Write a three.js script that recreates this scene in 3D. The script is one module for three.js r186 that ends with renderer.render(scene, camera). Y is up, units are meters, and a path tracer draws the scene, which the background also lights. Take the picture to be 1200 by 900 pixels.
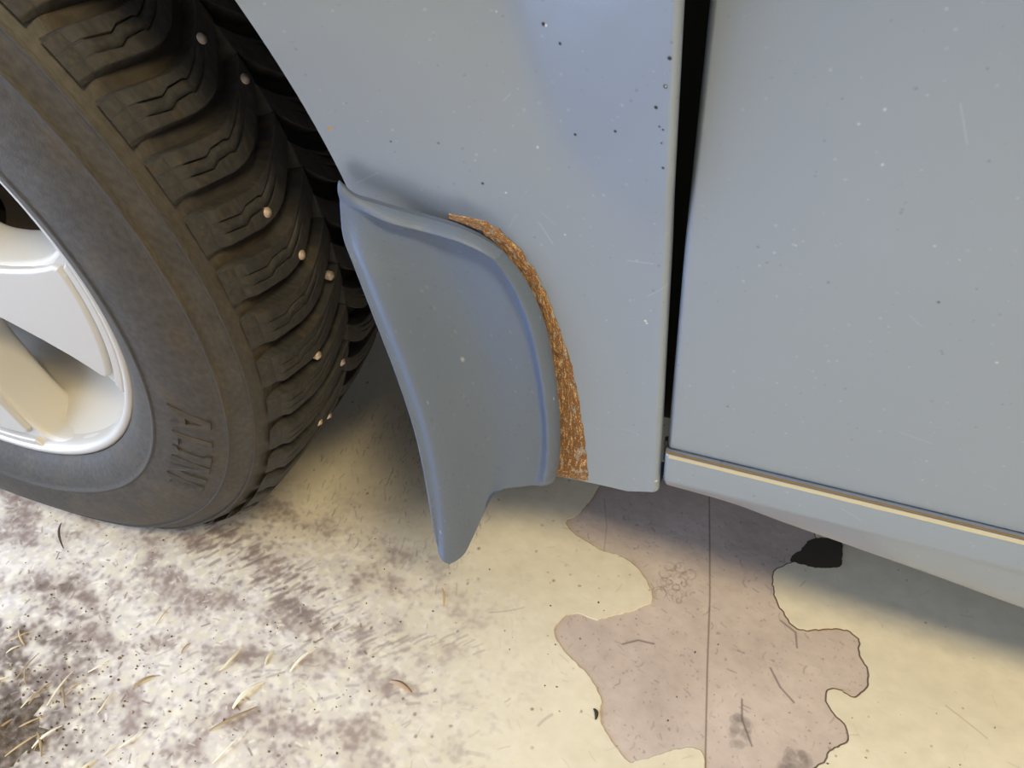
import * as THREE from 'three';
import { mergeGeometries } from 'three/addons/utils/BufferGeometryUtils.js';
import { RectAreaLightUniformsLib } from 'three/addons/lights/RectAreaLightUniformsLib.js';
import { RoundedBoxGeometry } from 'three/addons/geometries/RoundedBoxGeometry.js';
import { TextGeometry } from 'three/addons/geometries/TextGeometry.js';
import { FontLoader } from 'three/addons/loaders/FontLoader.js';
import { ImprovedNoise } from 'three/addons/math/ImprovedNoise.js';

// ---------------------------------------------------------------- camera, sky, lamp, exposure
const scene = new THREE.Scene();
const camera = new THREE.PerspectiveCamera(48.4685, 4 / 3, 0.02, 60);
camera.position.set(0.0725, 0.5923, 0.3101);
{
  const yaw = -0.4819, pitch = 0.7823, roll = -0.1274;
  const cp = Math.cos(pitch), fwd = new THREE.Vector3(Math.sin(yaw) * cp, -Math.sin(pitch), -Math.cos(yaw) * cp);
  const right0 = new THREE.Vector3(Math.cos(yaw), 0, Math.sin(yaw)), up0 = new THREE.Vector3().crossVectors(right0, fwd);
  const up = up0.clone().multiplyScalar(Math.cos(roll)).addScaledVector(right0, -Math.sin(roll));
  camera.up.copy(up);
  camera.lookAt(camera.position.clone().add(fwd));
}
scene.add(camera);
const renderer = new THREE.WebGLRenderer({ antialias: true });
renderer.toneMapping = THREE.LinearToneMapping;
renderer.toneMappingExposure = 0.84;
renderer.shadowMap.enabled = true;
scene.background = new THREE.Color(0.78, 0.92, 1.16);          // an overcast sky
scene.backgroundIntensity = 5.6;
RectAreaLightUniformsLib.init();
const LAMP = { x: 1.2, y: 2.36, z: 1.00, w: 1.0, h: 0.36, color: new THREE.Color(1.0, 0.81, 0.46), intensity: 78 };

// ---------------------------------------------------------------- helpers
let seed = 7;
const rnd = () => { seed = (seed * 1664525 + 1013904223) >>> 0; return seed / 4294967296; };
const rr = (a, b) => a + (b - a) * rnd();
const clamp = (v, a = 0, b = 1) => Math.min(b, Math.max(a, v));
const sstep = (a, b, v) => { const t = clamp((v - a) / (b - a)); return t * t * (3 - 2 * t); };
const lerp = (a, b, t) => a + (b - a) * t;
const perlin = new ImprovedNoise();
const fbm = (x, y, z = 0, o = 4) => { let s = 0, a = 0.5; for (let i = 0; i < o; i++) { s += a * perlin.noise(x, y, z + i * 7.3); x *= 2.03; y *= 2.03; a *= 0.5; } return s; };
function interp(x, xs, ys) {
  if (x <= xs[0]) return ys[0];
  for (let i = 1; i < xs.length; i++) if (x <= xs[i]) return lerp(ys[i - 1], ys[i], (x - xs[i - 1]) / (xs[i] - xs[i - 1]));
  return ys[ys.length - 1];
}
const used = {};
function numbered(name) { const n = used[name] = (used[name] ?? -1) + 1; return n ? name + '_' + String(n).padStart(3, '0') : name; }
function mesh(name, geometry, material, parent = scene) {
  const m = new THREE.Mesh(geometry, material);
  m.name = parent === scene ? numbered(name) : name;
  m.castShadow = m.receiveShadow = true;
  parent.add(m);
  return m;
}
function tag(o, label, category, group) { o.userData.label = label; o.userData.category = category; if (group) o.userData.group = group; return o; }
function struct(name, geometry, material, parent = scene) { const m = mesh(name, geometry, material, parent); m.userData.kind = 'structure'; return m; }
// nu x nv quads, f(u, v) -> [x, y, z]; uv(x, y, z) in metres by default
function grid(nu, nv, f, uv = (p) => [p[0], p[1]], flip = false) {
  const P = [], T = [], I = [];
  for (let j = 0; j <= nv; j++) for (let i = 0; i <= nu; i++) { const p = f(i / nu, j / nv, i, j); P.push(...p); T.push(...uv(p, i / nu, j / nv)); }
  for (let j = 0; j < nv; j++) for (let i = 0; i < nu; i++) {
    const a = j * (nu + 1) + i, b = a + 1, c = a + nu + 1, d = c + 1;
    if (flip) I.push(a, c, b, b, c, d); else I.push(a, b, c, b, d, c);
  }
  const g = new THREE.BufferGeometry();
  g.setAttribute('position', new THREE.Float32BufferAttribute(P, 3));
  g.setAttribute('uv', new THREE.Float32BufferAttribute(T, 2));
  g.setIndex(I); g.computeVertexNormals();
  return g;
}
const box = (w, h, d, x, y, z, r = 0.004) => { const g = new RoundedBoxGeometry(w, h, d, 2, Math.min(r, w / 2.1, h / 2.1, d / 2.1)); g.translate(x, y, z); return g; };
function boxUV(g, s = 1) {               // uv in metres from the dominant normal
  const p = g.attributes.position, n = g.attributes.normal, t = new Float32Array(p.count * 2);
  for (let i = 0; i < p.count; i++) {
    const ax = Math.abs(n.getX(i)), ay = Math.abs(n.getY(i)), az = Math.abs(n.getZ(i));
    const [u, v] = ay >= ax && ay >= az ? [p.getX(i), p.getZ(i)] : ax >= az ? [p.getZ(i), p.getY(i)] : [p.getX(i), p.getY(i)];
    t[2 * i] = u * s; t[2 * i + 1] = v * s;
  }
  g.setAttribute('uv', new THREE.BufferAttribute(t, 2));
  return g;
}
function curve3(pts) { const c = new THREE.CatmullRomCurve3(pts.map((p) => new THREE.Vector3(...p)), false, 'centripetal'); return (t) => c.getPoint(clamp(t)); }
function canvas(w, h) { const c = document.createElement('canvas'); c.width = w; c.height = h; return c; }
function texOf(c, srgb, wrap = THREE.RepeatWrapping) {
  const t = new THREE.CanvasTexture(c); if (srgb) t.colorSpace = THREE.SRGBColorSpace;
  t.wrapS = t.wrapT = wrap; t.anisotropy = 8; return t;
}
// a DataTexture from f(u, v) -> [r, g, b] in sRGB 0..255
function dataTex(n, f, srgb, wrap = THREE.RepeatWrapping, m = n) {
  const d = new Uint8Array(n * m * 4);
  for (let j = 0; j < m; j++) for (let i = 0; i < n; i++) { const c = f(i / n, j / m, i, j), k = 4 * (j * n + i); d[k] = clamp(c[0], 0, 255); d[k + 1] = clamp(c[1], 0, 255); d[k + 2] = clamp(c[2], 0, 255); d[k + 3] = 255; }
  const t = new THREE.DataTexture(d, n, m); if (srgb) t.colorSpace = THREE.SRGBColorSpace;
  t.wrapS = t.wrapT = wrap; t.magFilter = THREE.LinearFilter; t.minFilter = THREE.LinearMipmapLinearFilter; t.generateMipmaps = true; t.anisotropy = 8; t.needsUpdate = true;
  return t;
}
const rep = (t, s, s2 = s) => { const c = t.clone(); c.repeat.set(s, s2); c.needsUpdate = true; return c; };

// tileable-enough fine noise for bump and tone
const whiteNoise = dataTex(256, () => { const v = rr(90, 255); return [v, v, v]; }, false);
const softNoise = dataTex(256, (u, v) => { const s = 128 + 150 * (fbm(u * 9, v * 9, 3) * (1 - u) + fbm((u - 1) * 9, v * 9, 3) * u); return [s, s, s]; }, false);

// ---------------------------------------------------------------- materials
// painted steel: faded blue grey with light and dark specks and fine scratches
function paintCanvas(n, metres, base, chips = []) {
  const c = canvas(n, n), g = c.getContext('2d'), k = n / metres;
  g.fillStyle = base; g.fillRect(0, 0, n, n);
  for (let i = 0; i < 1500; i++) { const l = rnd() < 0.55; g.fillStyle = l ? `rgba(235,238,240,${rr(0.05, 0.22)})` : `rgba(40,45,50,${rr(0.05, 0.2)})`; const s = rr(0.0002, 0.0007) * k; g.beginPath(); g.arc(rnd() * n, rnd() * n, s, 0, 7); g.fill(); }
  for (let i = 0; i < 60; i++) { g.fillStyle = `rgba(240,242,240,${rr(0.2, 0.55)})`; g.beginPath(); g.arc(rnd() * n, rnd() * n, rr(0.0002, 0.0006) * k, 0, 7); g.fill(); }
  for (let i = 0; i < 26; i++) { g.fillStyle = `rgba(35,32,30,${rr(0.2, 0.5)})`; g.beginPath(); g.arc(rnd() * n, rnd() * n, rr(0.0002, 0.0006) * k, 0, 7); g.fill(); }
  for (let i = 0; i < 26; i++) { const x = rnd() * n, y = rnd() * n, a = rr(0, 3.1), l = rr(0.004, 0.016) * k; g.strokeStyle = `rgba(225,230,232,${rr(0.1, 0.3)})`; g.lineWidth = Math.max(0.6, 0.0004 * k); g.beginPath(); g.moveTo(x, y); g.lineTo(x + l * Math.cos(a), y + l * Math.sin(a)); g.stroke(); }
  for (const [x, y, r, col] of chips) { g.fillStyle = col; g.beginPath(); g.arc(x * k, n - y * k, r * k, 0, 7); g.fill(); }
  return c;
}
const PAINT = '#8e9bb0';
const FX = -0.40, FY = 0.10, FS = 0.42;       // the fender's texture: x from -0.40, y from 0.10, 0.42 m a side
const dk = 'rgba(28,24,22,0.95)', lt = 'rgba(232,230,222,0.95)', yl = 'rgba(190,150,90,0.9)';
const fenderChips = [[-0.0504, 0.4606, 0.0012, dk], [-0.0494, 0.4603, 0.0009, lt], [-0.0439, 0.454, 0.0009, dk], [-0.0217, 0.4216, 0.0009, dk], [-0.0398, 0.4161, 0.0009, dk], [0.0004, 0.4559, 0.0012, dk], [-0.0009, 0.4449, 0.0013, dk], [-0.0008, 0.4449, 0.0007, lt], [-0.0045, 0.4357, 0.0011, dk], [-0.003, 0.428, 0.0006, dk], [-0.0015, 0.427, 0.0006, dk], [-0.002, 0.421, 0.0006, dk], [-0.0012, 0.41, 0.0008, dk], [-0.0085, 0.3228, 0.0011, lt], [-0.0078, 0.3215, 0.0008, lt], [0.0002, 0.204, 0.0012, lt], [-0.0821, 0.3901, 0.0009, dk], [-0.1452, 0.4166, 0.0016, yl], [-0.072, 0.386, 0.0007, lt], [-0.09, 0.383, 0.0006, yl], [-0.12, 0.41, 0.0006, dk], [-0.105, 0.42, 0.0006, yl]].map(([x, y, r, c]) => [x - FX, y - FY, r * 0.62, c]);
const fenderTex = texOf(paintCanvas(1024, FS, PAINT, fenderChips), true);
const doorTex = texOf(paintCanvas(1024, 0.5, PAINT), true);
const paintOf = (map) => new THREE.MeshPhysicalMaterial({ map, roughness: 0.34, metalness: 0.45, clearcoat: 0.3, clearcoatRoughness: 0.2, bumpMap: rep(softNoise, 3), bumpScale: 0.0004 });
const flapTex = (() => {            // moulded plastic with dust specks
  const n = 512, c = canvas(n, n), g = c.getContext('2d'); g.fillStyle = '#5e6c86'; g.fillRect(0, 0, n, n);
  for (let i = 0; i < 1600; i++) { g.fillStyle = rnd() < 0.5 ? `rgba(200,205,215,${rr(0.04, 0.14)})` : `rgba(40,44,56,${rr(0.05, 0.16)})`; g.beginPath(); g.arc(rnd() * n, rnd() * n, rr(0.4, 1.4), 0, 7); g.fill(); }
  for (let i = 0; i < 26; i++) { g.fillStyle = `rgba(225,225,222,${rr(0.3, 0.75)})`; g.beginPath(); g.ellipse(rnd() * n, rnd() * n, rr(0.6, 2.2), rr(0.6, 1.5), rr(0, 3), 0, 7); g.fill(); }
  return rep(texOf(c, true), 3.2);
})();
const M = {
  fender: paintOf(fenderTex),
  door: paintOf(doorTex),
  flap: new THREE.MeshStandardMaterial({ map: flapTex, roughness: 0.48, bumpMap: rep(whiteNoise, 4), bumpScale: 0.00025 }),
  black: new THREE.MeshStandardMaterial({ color: new THREE.Color(0.012, 0.012, 0.013), roughness: 0.9 }),
  steel: new THREE.MeshStandardMaterial({ color: new THREE.Color(0.10, 0.075, 0.055), roughness: 0.8, metalness: 0.3 }),
  alloy: new THREE.MeshPhysicalMaterial({ color: new THREE.Color(0.56, 0.55, 0.54), roughness: 0.42, metalness: 0.25, clearcoat: 0.5, clearcoatRoughness: 0.2 }),
  barrel: new THREE.MeshPhysicalMaterial({ color: new THREE.Color(0.60, 0.575, 0.53), roughness: 0.42, metalness: 0.15, clearcoat: 0.3, clearcoatRoughness: 0.3 }),
  stud: new THREE.MeshStandardMaterial({ color: new THREE.Color(0.62, 0.50, 0.43), roughness: 0.45, metalness: 0.4 }),
  yellowed: new THREE.MeshStandardMaterial({ color: new THREE.Color(0.42, 0.38, 0.26), roughness: 0.8 }),
  sealant: new THREE.MeshStandardMaterial({ color: new THREE.Color(0.17, 0.11, 0.05), roughness: 0.9 }),
  wall: new THREE.MeshStandardMaterial({ color: new THREE.Color(0.30, 0.29, 0.28), roughness: 0.95 }),
};
const rubberTex = dataTex(512, (u, v) => { const n = fbm(u * 14, v * 14, 1, 5), m = fbm(u * 60, v * 60, 9, 3), s = 54 + 12 * n + 22 * m, b = sstep(0.02, 0.3, fbm(u * 6 + 4, v * 6, 5, 4)); return [s + 8 * b + 5, s + 4 * b + 1, s - 3 - 3 * b]; }, true, THREE.MirroredRepeatWrapping);
M.rubber = new THREE.MeshStandardMaterial({ map: rubberTex, roughness: 0.6, bumpMap: rep(whiteNoise, 3), bumpScale: 0.00015 });
const lugTex = dataTex(256, (u, v) => { const n = fbm(u * 9, v * 9, 11, 4), s = 50 + 22 * n + rr(-4, 4), b = sstep(0.05, 0.35, fbm(u * 5, v * 5, 15, 4)); return [s + 13 * b + 1, s + 6 * b, s + 1 - 4 * b]; }, true, THREE.MirroredRepeatWrapping);
M.lug = new THREE.MeshStandardMaterial({ map: rep(lugTex, 6), roughness: 0.7, bumpMap: rep(whiteNoise, 12), bumpScale: 0.00015 });

// ---------------------------------------------------------------- the garage: shell
const X0 = -0.95, X1 = 3.2, Z0 = -2.5, Z1 = 2.1, H = 2.45, TH = 0.16;
// floor texture: 1.3 m square that starts at (FLX, FLZ); the painted coat with dirt, mud prints, fibres and painted daylight greying
const FLX = -0.85, FLZ = -0.45, FLS = 1.3;
function floorCanvas() {
  const n = 2048, c = canvas(n, n), g = c.getContext('2d'), k = n / FLS;
  const h = 1024, small = canvas(h, h), sgc = small.getContext('2d'), img = sgc.createImageData(h, h), d = img.data;
  for (let j = 0; j < h; j++) for (let i = 0; i < h; i++) {
    const x = FLX + 2 * i / k, z = FLZ + 2 * j / k;
    const left = sstep(-0.02, -0.30, x + 0.25 * (0.06 - z)), dirty = Math.max(left * sstep(-0.07, 0.03, z), sstep(0.0, 0.10, z) * sstep(-0.02, -0.2, x) * 0.8);  // masks real dirt and the daylight tint painted into the coat
    const f1 = fbm(x * 9 + 3, z * 15, 2, 4), f2 = fbm(x * 75, z * 85, 4, 4), f3 = fbm(x * 20 + 9, z * 30, 6, 5), f4 = fbm(x * 190, z * 210, 8, 3);
    let r = 212 + 14 * f1 + 12 * f2, gg = 204 + 14 * f1 + 12 * f2, b = 184 + 15 * f1 + 12 * f2;
    const mix = (q, cr, cg, cb) => { q = clamp(q); r = lerp(r, cr, q); gg = lerp(gg, cg, q); b = lerp(b, cb, q); };
    mix(dirty * (0.62 + 1.5 * f2 + 1.1 * f4), 196, 189, 187);                                   // dust grains, plus daylight on the left painted in as a greyer coat
    mix(dirty * sstep(-0.02, 0.30, f3 + 0.08 * dirty - 0.05) * (0.62 + 0.8 * f2 + 0.4 * f4), 138, 122, 120);   // mud film
    mix(dirty * sstep(0.06, 0.34, f4 + 0.55 * f2 + 0.7 * f3 - 0.03 + 0.05 * left) * 0.5, 132, 114, 98);          // brown flecks
    mix(dirty * sstep(0.10, 0.26, fbm(x * 120 + 5, z * 150, 14, 3) - 0.6 * f3) * 0.5, 234, 229, 220);
    // tread prints: noise drawn out along the slant of the lugs, inside the band the wheel rolled over
    const along = 0.66 * x - 0.75 * z, across = 0.75 * x + 0.66 * z, path = 0.042 + 0.16 * (x + 0.35) + 0.02 * sstep(-0.25, -0.1, x);
    const band = (1 - sstep(0.012, 0.028, Math.abs(z - path))) * sstep(-0.10, -0.22, x) * (x < -0.25 ? 1 : 0.7);
    mix(band * sstep(0.02, 0.20, fbm(along * 60, across * 210, 17, 4) + 0.5 * f3) * 0.75, 118, 104, 100);
    const soil = clamp(sstep(-0.33, -0.44, x - 0.1 * (z - 0.2) + 0.14 * f3 + 0.05 * f2) * sstep(0.12, 0.22, z + 0.16 * f3 + 0.05 * f2));
    mix(soil * (0.45 + 1.5 * f2 + 1.2 * f4 + 0.2), 88, 72, 58);
    const q = 4 * (j * h + i); d[q] = clamp(r, 0, 255); d[q + 1] = clamp(gg, 0, 255); d[q + 2] = clamp(b, 0, 255); d[q + 3] = 255;
  }
  sgc.putImageData(img, 0, 0); g.drawImage(small, 0, 0, n, n);
  const X = (x) => (x - FLX) * k, Z = (z) => (z - FLZ) * k;
  const stroke = (x, z, a, l, w, col) => { g.strokeStyle = col; g.lineWidth = w * k; g.lineCap = 'round'; g.beginPath(); g.moveTo(X(x), Z(z)); g.quadraticCurveTo(X(x + 0.5 * l * Math.cos(a) + rr(-0.15, 0.15) * l), Z(z + 0.5 * l * Math.sin(a) + rr(-0.15, 0.15) * l), X(x + l * Math.cos(a)), Z(z + l * Math.sin(a))); g.stroke(); };
  // tread prints: rows of short slanting smears along the wheel's path
  for (let i = 0; i < 36; i++) { const t = rnd(); const x = lerp(-0.43, -0.27, t) + rr(-0.01, 0.01), z = lerp(0.030, 0.052, t) + rr(-0.016, 0.022); stroke(x, z, -0.95 + rr(-0.3, 0.3), rr(0.005, 0.014), rr(0.0012, 0.0035), `rgba(120,106,102,${rr(0.2, 0.5)})`); }
  for (let i = 0; i < 26; i++) { const x = -0.25 + 0.0052 * i + rr(-0.002, 0.002), z = 0.066 + 0.012 * Math.sin(i * 0.21) + rr(-0.004, 0.004); stroke(x, z, -0.8 + rr(-0.15, 0.15), rr(0.008, 0.015), rr(0.001, 0.002), `rgba(135,125,118,${rr(0.2, 0.4)})`); }
  for (let i = 0; i < 50; i++) { const x = rr(-0.36, -0.05), z = 0.075 + 0.06 * rnd() + 0.28 * (-0.1 - x) * rnd(); stroke(x, z, rr(-1.3, -0.1), rr(0.003, 0.014), rr(0.0008, 0.003), `rgba(128,118,112,${rr(0.12, 0.4)})`); }
  // fine scuffs everywhere, more near the car
  for (let i = 0; i < 2600; i++) { const x = rr(FLX, FLX + FLS), z = rr(FLZ, FLZ + FLS); stroke(x, z, rr(0, 6.28), rr(0.001, 0.010), rr(0.0003, 0.0008), `rgba(92,80,66,${rr(0.06, 0.3)})`); }
  for (let i = 0; i < 420; i++) { const x = rr(-0.34, -0.16), z = rr(-0.16, 0.0); stroke(x, z, 1.3 + rr(-0.5, 0.5), rr(0.002, 0.009), rr(0.0005, 0.0012), `rgba(80,72,64,${rr(0.08, 0.28)})`); }
  for (let i = 0; i < 1500; i++) { const x = rr(FLX, -0.02) , z = rr(FLZ, FLZ + FLS), s = rr(0.0004, 0.0016); g.fillStyle = `rgba(92,74,58,${rr(0.15, 0.6)})`; g.beginPath(); g.ellipse(X(x), Z(z), s * k, s * k * rr(0.4, 1), rr(0, 3), 0, 7); g.fill(); }
  for (let i = 0; i < 500; i++) { const x = rr(-0.1, 0.45), z = rr(FLZ, FLZ + FLS), s = rr(0.0003, 0.0009); g.fillStyle = `rgba(84,66,48,${rr(0.15, 0.55)})`; g.beginPath(); g.arc(X(x), Z(z), s * k, 0, 7); g.fill(); }
  for (let i = 0; i < 900; i++) { const x = rr(-0.62, -0.2), z = rr(0.06, 0.4); stroke(x, z, rr(0, 6.28), rr(0.001, 0.007), rr(0.0005, 0.0016), rnd() < 0.45 ? `rgba(86,66,48,${rr(0.2, 0.6)})` : `rgba(238,232,220,${rr(0.2, 0.6)})`); }
  // hairline scratches on the right
  for (const [x, z, a, l] of [[-0.125, 0.02, -0.5, 0.028], [0.20, -0.02, 0.5, 0.03], [0.235, 0.02, 0.7, 0.02], [-0.16, 0.004, 1.2, 0.012]]) stroke(x, z, a, l, 0.0006, 'rgba(110,95,78,0.45)');
  return c;
}
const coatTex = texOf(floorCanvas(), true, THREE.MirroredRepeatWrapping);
// bare concrete under the coat: 0.7 m square that starts at (-0.25, -0.45)
const BX = -0.25, BZ = -0.45, BS = 0.7;
function bareCanvas() {
  const n = 1024, c = canvas(n, n), g = c.getContext('2d'), k = n / BS;
  const img = g.createImageData(n, n), d = img.data;
  for (let j = 0; j < n; j++) for (let i = 0; i < n; i++) {
    const x = BX + i / k, z = BZ + j / k, f1 = fbm(x * 14, z * 14, 31, 5), f2 = fbm(x * 90, z * 90, 33, 3);
    const s = 26 * f1 + 14 * f2, q = 4 * (j * n + i); d[q] = 188 + s; d[q + 1] = 174 + s; d[q + 2] = 167 + s; d[q + 3] = 255;
  }
  g.putImageData(img, 0, 0);
  const X = (x) => (x - BX) * k, Z = (z) => (z - BZ) * k;
  const stroke = (pts, w, col) => { g.strokeStyle = col; g.lineWidth = w * k; g.lineCap = 'round'; g.beginPath(); pts.forEach(([x, z], i) => i ? g.lineTo(X(x), Z(z)) : g.moveTo(X(x), Z(z))); g.stroke(); };
  for (let i = 0; i < 380; i++) { const x = rr(-0.08, 0.16), z = rr(-0.11, 0.11), a = rr(0.0, 2.2), l = rr(0.001, 0.007); stroke([[x, z], [x + l * Math.cos(a) * 0.5 + rr(-0.002, 0.002), z + l * Math.sin(a) * 0.5], [x + l * Math.cos(a), z + l * Math.sin(a)]], rr(0.0003, 0.0009), `rgba(88,76,74,${rr(0.1, 0.45)})`); }
  for (let i = 0; i < 900; i++) { g.fillStyle = `rgba(80,68,64,${rr(0.1, 0.45)})`; g.beginPath(); g.ellipse(X(rr(-0.1, 0.16)), Z(rr(-0.13, 0.11)), rr(0.0003, 0.0011) * k, rr(0.0002, 0.0006) * k, rr(0, 3), 0, 7); g.fill(); }
  // swirling smudge, ring marks, dark blot
  for (let i = 0; i < 46; i++) { const cx = 0.000 + rr(-0.008, 0.014), cz = -0.055 + rr(-0.016, 0.02), r = rr(0.001, 0.006); g.strokeStyle = `rgba(72,58,44,${rr(0.1, 0.32)})`; g.lineWidth = rr(0.0004, 0.0011) * k; g.beginPath(); g.arc(X(cx), Z(cz), r * k, rr(0, 6), rr(0, 6)); g.stroke(); }
  for (let i = 0; i < 60; i++) { g.fillStyle = `rgba(88,80,80,${rr(0.05, 0.16)})`; g.beginPath(); g.arc(X(0.113 + rr(-0.008, 0.008)), Z(0.056 + rr(-0.012, 0.010)), rr(0.001, 0.005) * k, 0, 7); g.fill(); }
  for (let i = 0; i < 40; i++) { g.fillStyle = `rgba(90,84,84,${rr(0.05, 0.16)})`; g.beginPath(); g.arc(X(0.075 + rr(-0.006, 0.006)), Z(0.045 + rr(-0.01, 0.01)), rr(0.001, 0.004) * k, 0, 7); g.fill(); }
  for (const q of [[[0.085, -0.008], [0.094, 0.004], [0.105, 0.012]], [[0.071, 0.022], [0.074, 0.036], [0.084, 0.052]], [[-0.02, 0.010], [-0.01, 0.003], [0.002, 0.002]], [[0.085, -0.048], [0.097, -0.042], [0.1, -0.03]]]) stroke(q, 0.0012, 'rgba(80,72,70,0.6)');
  // control joint in the slab
  stroke([[-0.005, -0.20], [0.0208, -0.095], [0.0316, -0.0493], [0.0427, 0.0055], [0.0559, 0.0663], [0.075, 0.15]], 0.0009, 'rgba(92,78,66,0.8)');
  stroke([[-0.075, -0.115], [-0.064, -0.088], [-0.058, -0.062]], 0.0006, 'rgba(120,108,98,0.6)');
  return c;
}
const bareTex = texOf(bareCanvas(), true, THREE.MirroredRepeatWrapping);
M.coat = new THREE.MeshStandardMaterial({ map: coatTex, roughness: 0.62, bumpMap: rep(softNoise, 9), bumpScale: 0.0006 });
M.coat.bumpMap.wrapS = M.coat.bumpMap.wrapT = THREE.RepeatWrapping;
M.bare = new THREE.MeshStandardMaterial({ map: bareTex, roughness: 0.6, bumpMap: rep(softNoise, 8), bumpScale: 0.0006 });

// floor: a concrete slab and, 1.2 mm proud of it, the paint coat with the peeled opening
const patch = [[-.0767, -.1365], [-.0845, -.1084], [-.0898, -.0905], [-.0970, -.0807], [-.0871, -.0722], [-.0709, -.0661], [-.0589, -.0633], [-.0451, -.0629], [-.0309, -.0584], [-.0199, -.0497], [-.0099, -.0363], [-.0097, -.0308], [-.0211, -.0190], [-.0339, -.0098], [-.0469, -.0014], [-.0548, -.0024], [-.0646, -.0005], [-.0696, .0067], [-.0715, .0165], [-.0659, .0242], [-.0525, .0333], [-.0371, .0412], [-.0292, .0473], [-.0208, .0571], [-.0190, .0663], [-.0121, .0760], [-.0015, .0840], [.0098, .0914], [.0132, .0889], [.0228, .0829], [.0339, .0739], [.0415, .0692], [.0496, .0668], [.0544, .0675], [.0580, .0775], [.0613, .0937], [.0776, .1042], [.1080, .0954], [.1219, .0680], [.1249, .0525], [.1310, .0461], [.1322, .0391], [.1374, .0330], [.1422, .0282], [.1427, .0237], [.1390, .0158], [.1329, .0118], [.1277, .0066], [.1244, .0000], [.1275, -.0064], [.1343, -.0069], [.1419, -.0051], [.1479, -.0118], [.1504, -.0194], [.1487, -.0302], [.1424, -.0390], [.1405, -.0504], [.1340, -.0553], [.1256, -.0552], [.1165, -.0512], [.0992, -.0451], [.0911, -.0489], [.0857, -.0552], [.0791, -.0637], [.0751, -.0749], [.0728, -.0877], [.0780, -.0953], [.0841, -.1015], [.0980, -.1249], [.0823, -.1606]];
const darkPatchOutline = [[.0842, -.1083], [.0827, -.1019], [.0887, -.1012], [.0984, -.1015], [.1090, -.1036], [.1196, -.1097], [.1195, -.1204], [.1161, -.1330], [.0944, -.1265], [.0886, -.1140]];
const COAT = 0.0012;
// smooth the traced outline, then roughen it like chipped paint
function ragged(pts, n, amp) {
  const c = new THREE.CatmullRomCurve3(pts.map(([x, z]) => new THREE.Vector3(x, 0, z)), true, 'centripetal');
  return c.getSpacedPoints(n).slice(0, -1).map((p) => [p.x + amp * fbm(p.x * 260, p.z * 260, 41, 3), p.z + amp * fbm(p.x * 260, p.z * 260, 47, 3)]);
}
const patchEdge = ragged(patch, 460, 0.0022);
function floorUV(g, ox, oz, s) { const p = g.attributes.position, t = new Float32Array(p.count * 2); for (let i = 0; i < p.count; i++) { t[2 * i] = (p.getX(i) - ox) / s; t[2 * i + 1] = 1 - (p.getZ(i) - oz) / s; } g.setAttribute('uv', new THREE.BufferAttribute(t, 2)); return g; }
const slab = new THREE.BoxGeometry(X1 - X0 + 2 * TH, 0.12, Z1 - Z0 + 2 * TH); slab.translate((X0 + X1) / 2, -COAT - 0.06, (Z0 + Z1) / 2);
const floor = struct('floor', floorUV(slab, BX, BZ, BS), M.bare);
{
  const e = 0.0005, s = new THREE.Shape([[X0, -Z0], [X1, -Z0], [X1, -Z1], [X0, -Z1]].map(([x, y]) => new THREE.Vector2(x, y)));
  s.holes.push(new THREE.Path(patchEdge.map(([x, z]) => new THREE.Vector2(x, -z))));
  const g = new THREE.ExtrudeGeometry(s, { depth: COAT - e, bevelEnabled: true, bevelThickness: e, bevelSize: e, bevelOffset: -e, bevelSegments: 1 });
  g.rotateX(-Math.PI / 2); g.translate(0, -COAT, 0);
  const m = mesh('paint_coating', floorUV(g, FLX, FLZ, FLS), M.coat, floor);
  m.userData.label = 'cream floor paint with a scalloped peeled opening';
  // dirt line that has settled along the right-hand edge of the peeled opening
  const rim = []; for (let i = 0; i < patchEdge.length; i++) { const [x, z] = patchEdge[i]; if (x > 0.068 && z < 0.06) rim.push(new THREE.Vector3(x - 0.0002, -COAT + 0.0003, z)); }
  const c = new THREE.CatmullRomCurve3(rim);
  const tube = new THREE.TubeGeometry(c, 260, 0.00075, 5);
  mesh('dirt_line', tube, new THREE.MeshStandardMaterial({ color: new THREE.Color(0.16, 0.10, 0.05), roughness: 1 }), floor);
  const st = new THREE.Shape(ragged(darkPatchOutline, 120, 0.0016).map(([x, z]) => new THREE.Vector2(x, -z)));
  const sg = new THREE.ExtrudeGeometry(st, { depth: 0.0006, bevelEnabled: false }); sg.rotateX(-Math.PI / 2); sg.translate(0, -0.0002, 0);
  const sm = mesh('dark_patch', floorUV(sg, BX, BZ, BS), new THREE.MeshStandardMaterial({ color: new THREE.Color(0.045, 0.032, 0.025), roughness: 0.85 }), floor);  // thin dark brown sheet laid flat on the floor
  sm.userData.label = 'dark brown patch at the edge of the peeled opening under the sill';
}
struct('wall_back', boxUV(box(X1 - X0 + 2 * TH, H, TH, (X0 + X1) / 2, H / 2, Z0 - TH / 2)), M.wall);
struct('wall_near', boxUV(box(X1 - X0 + 2 * TH, H, TH, (X0 + X1) / 2, H / 2, Z1 + TH / 2)), M.wall);
struct('wall_right', boxUV(box(TH, H, Z1 - Z0, X1 + TH / 2, H / 2, (Z0 + Z1) / 2)), M.wall);
{ // wall with the open vehicle doorway
  const D0 = -2.1, D1 = 1.45, DH = 2.15;
  struct('wall_left', mergeGeometries([boxUV(box(TH, H, D0 - Z0, X0 - TH / 2, H / 2, (Z0 + D0) / 2)), boxUV(box(TH, H, Z1 - D1, X0 - TH / 2, H / 2, (Z1 + D1) / 2)), boxUV(box(TH, H - DH, D1 - D0, X0 - TH / 2, (H + DH) / 2, (D0 + D1) / 2))]), M.wall);
}
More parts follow.
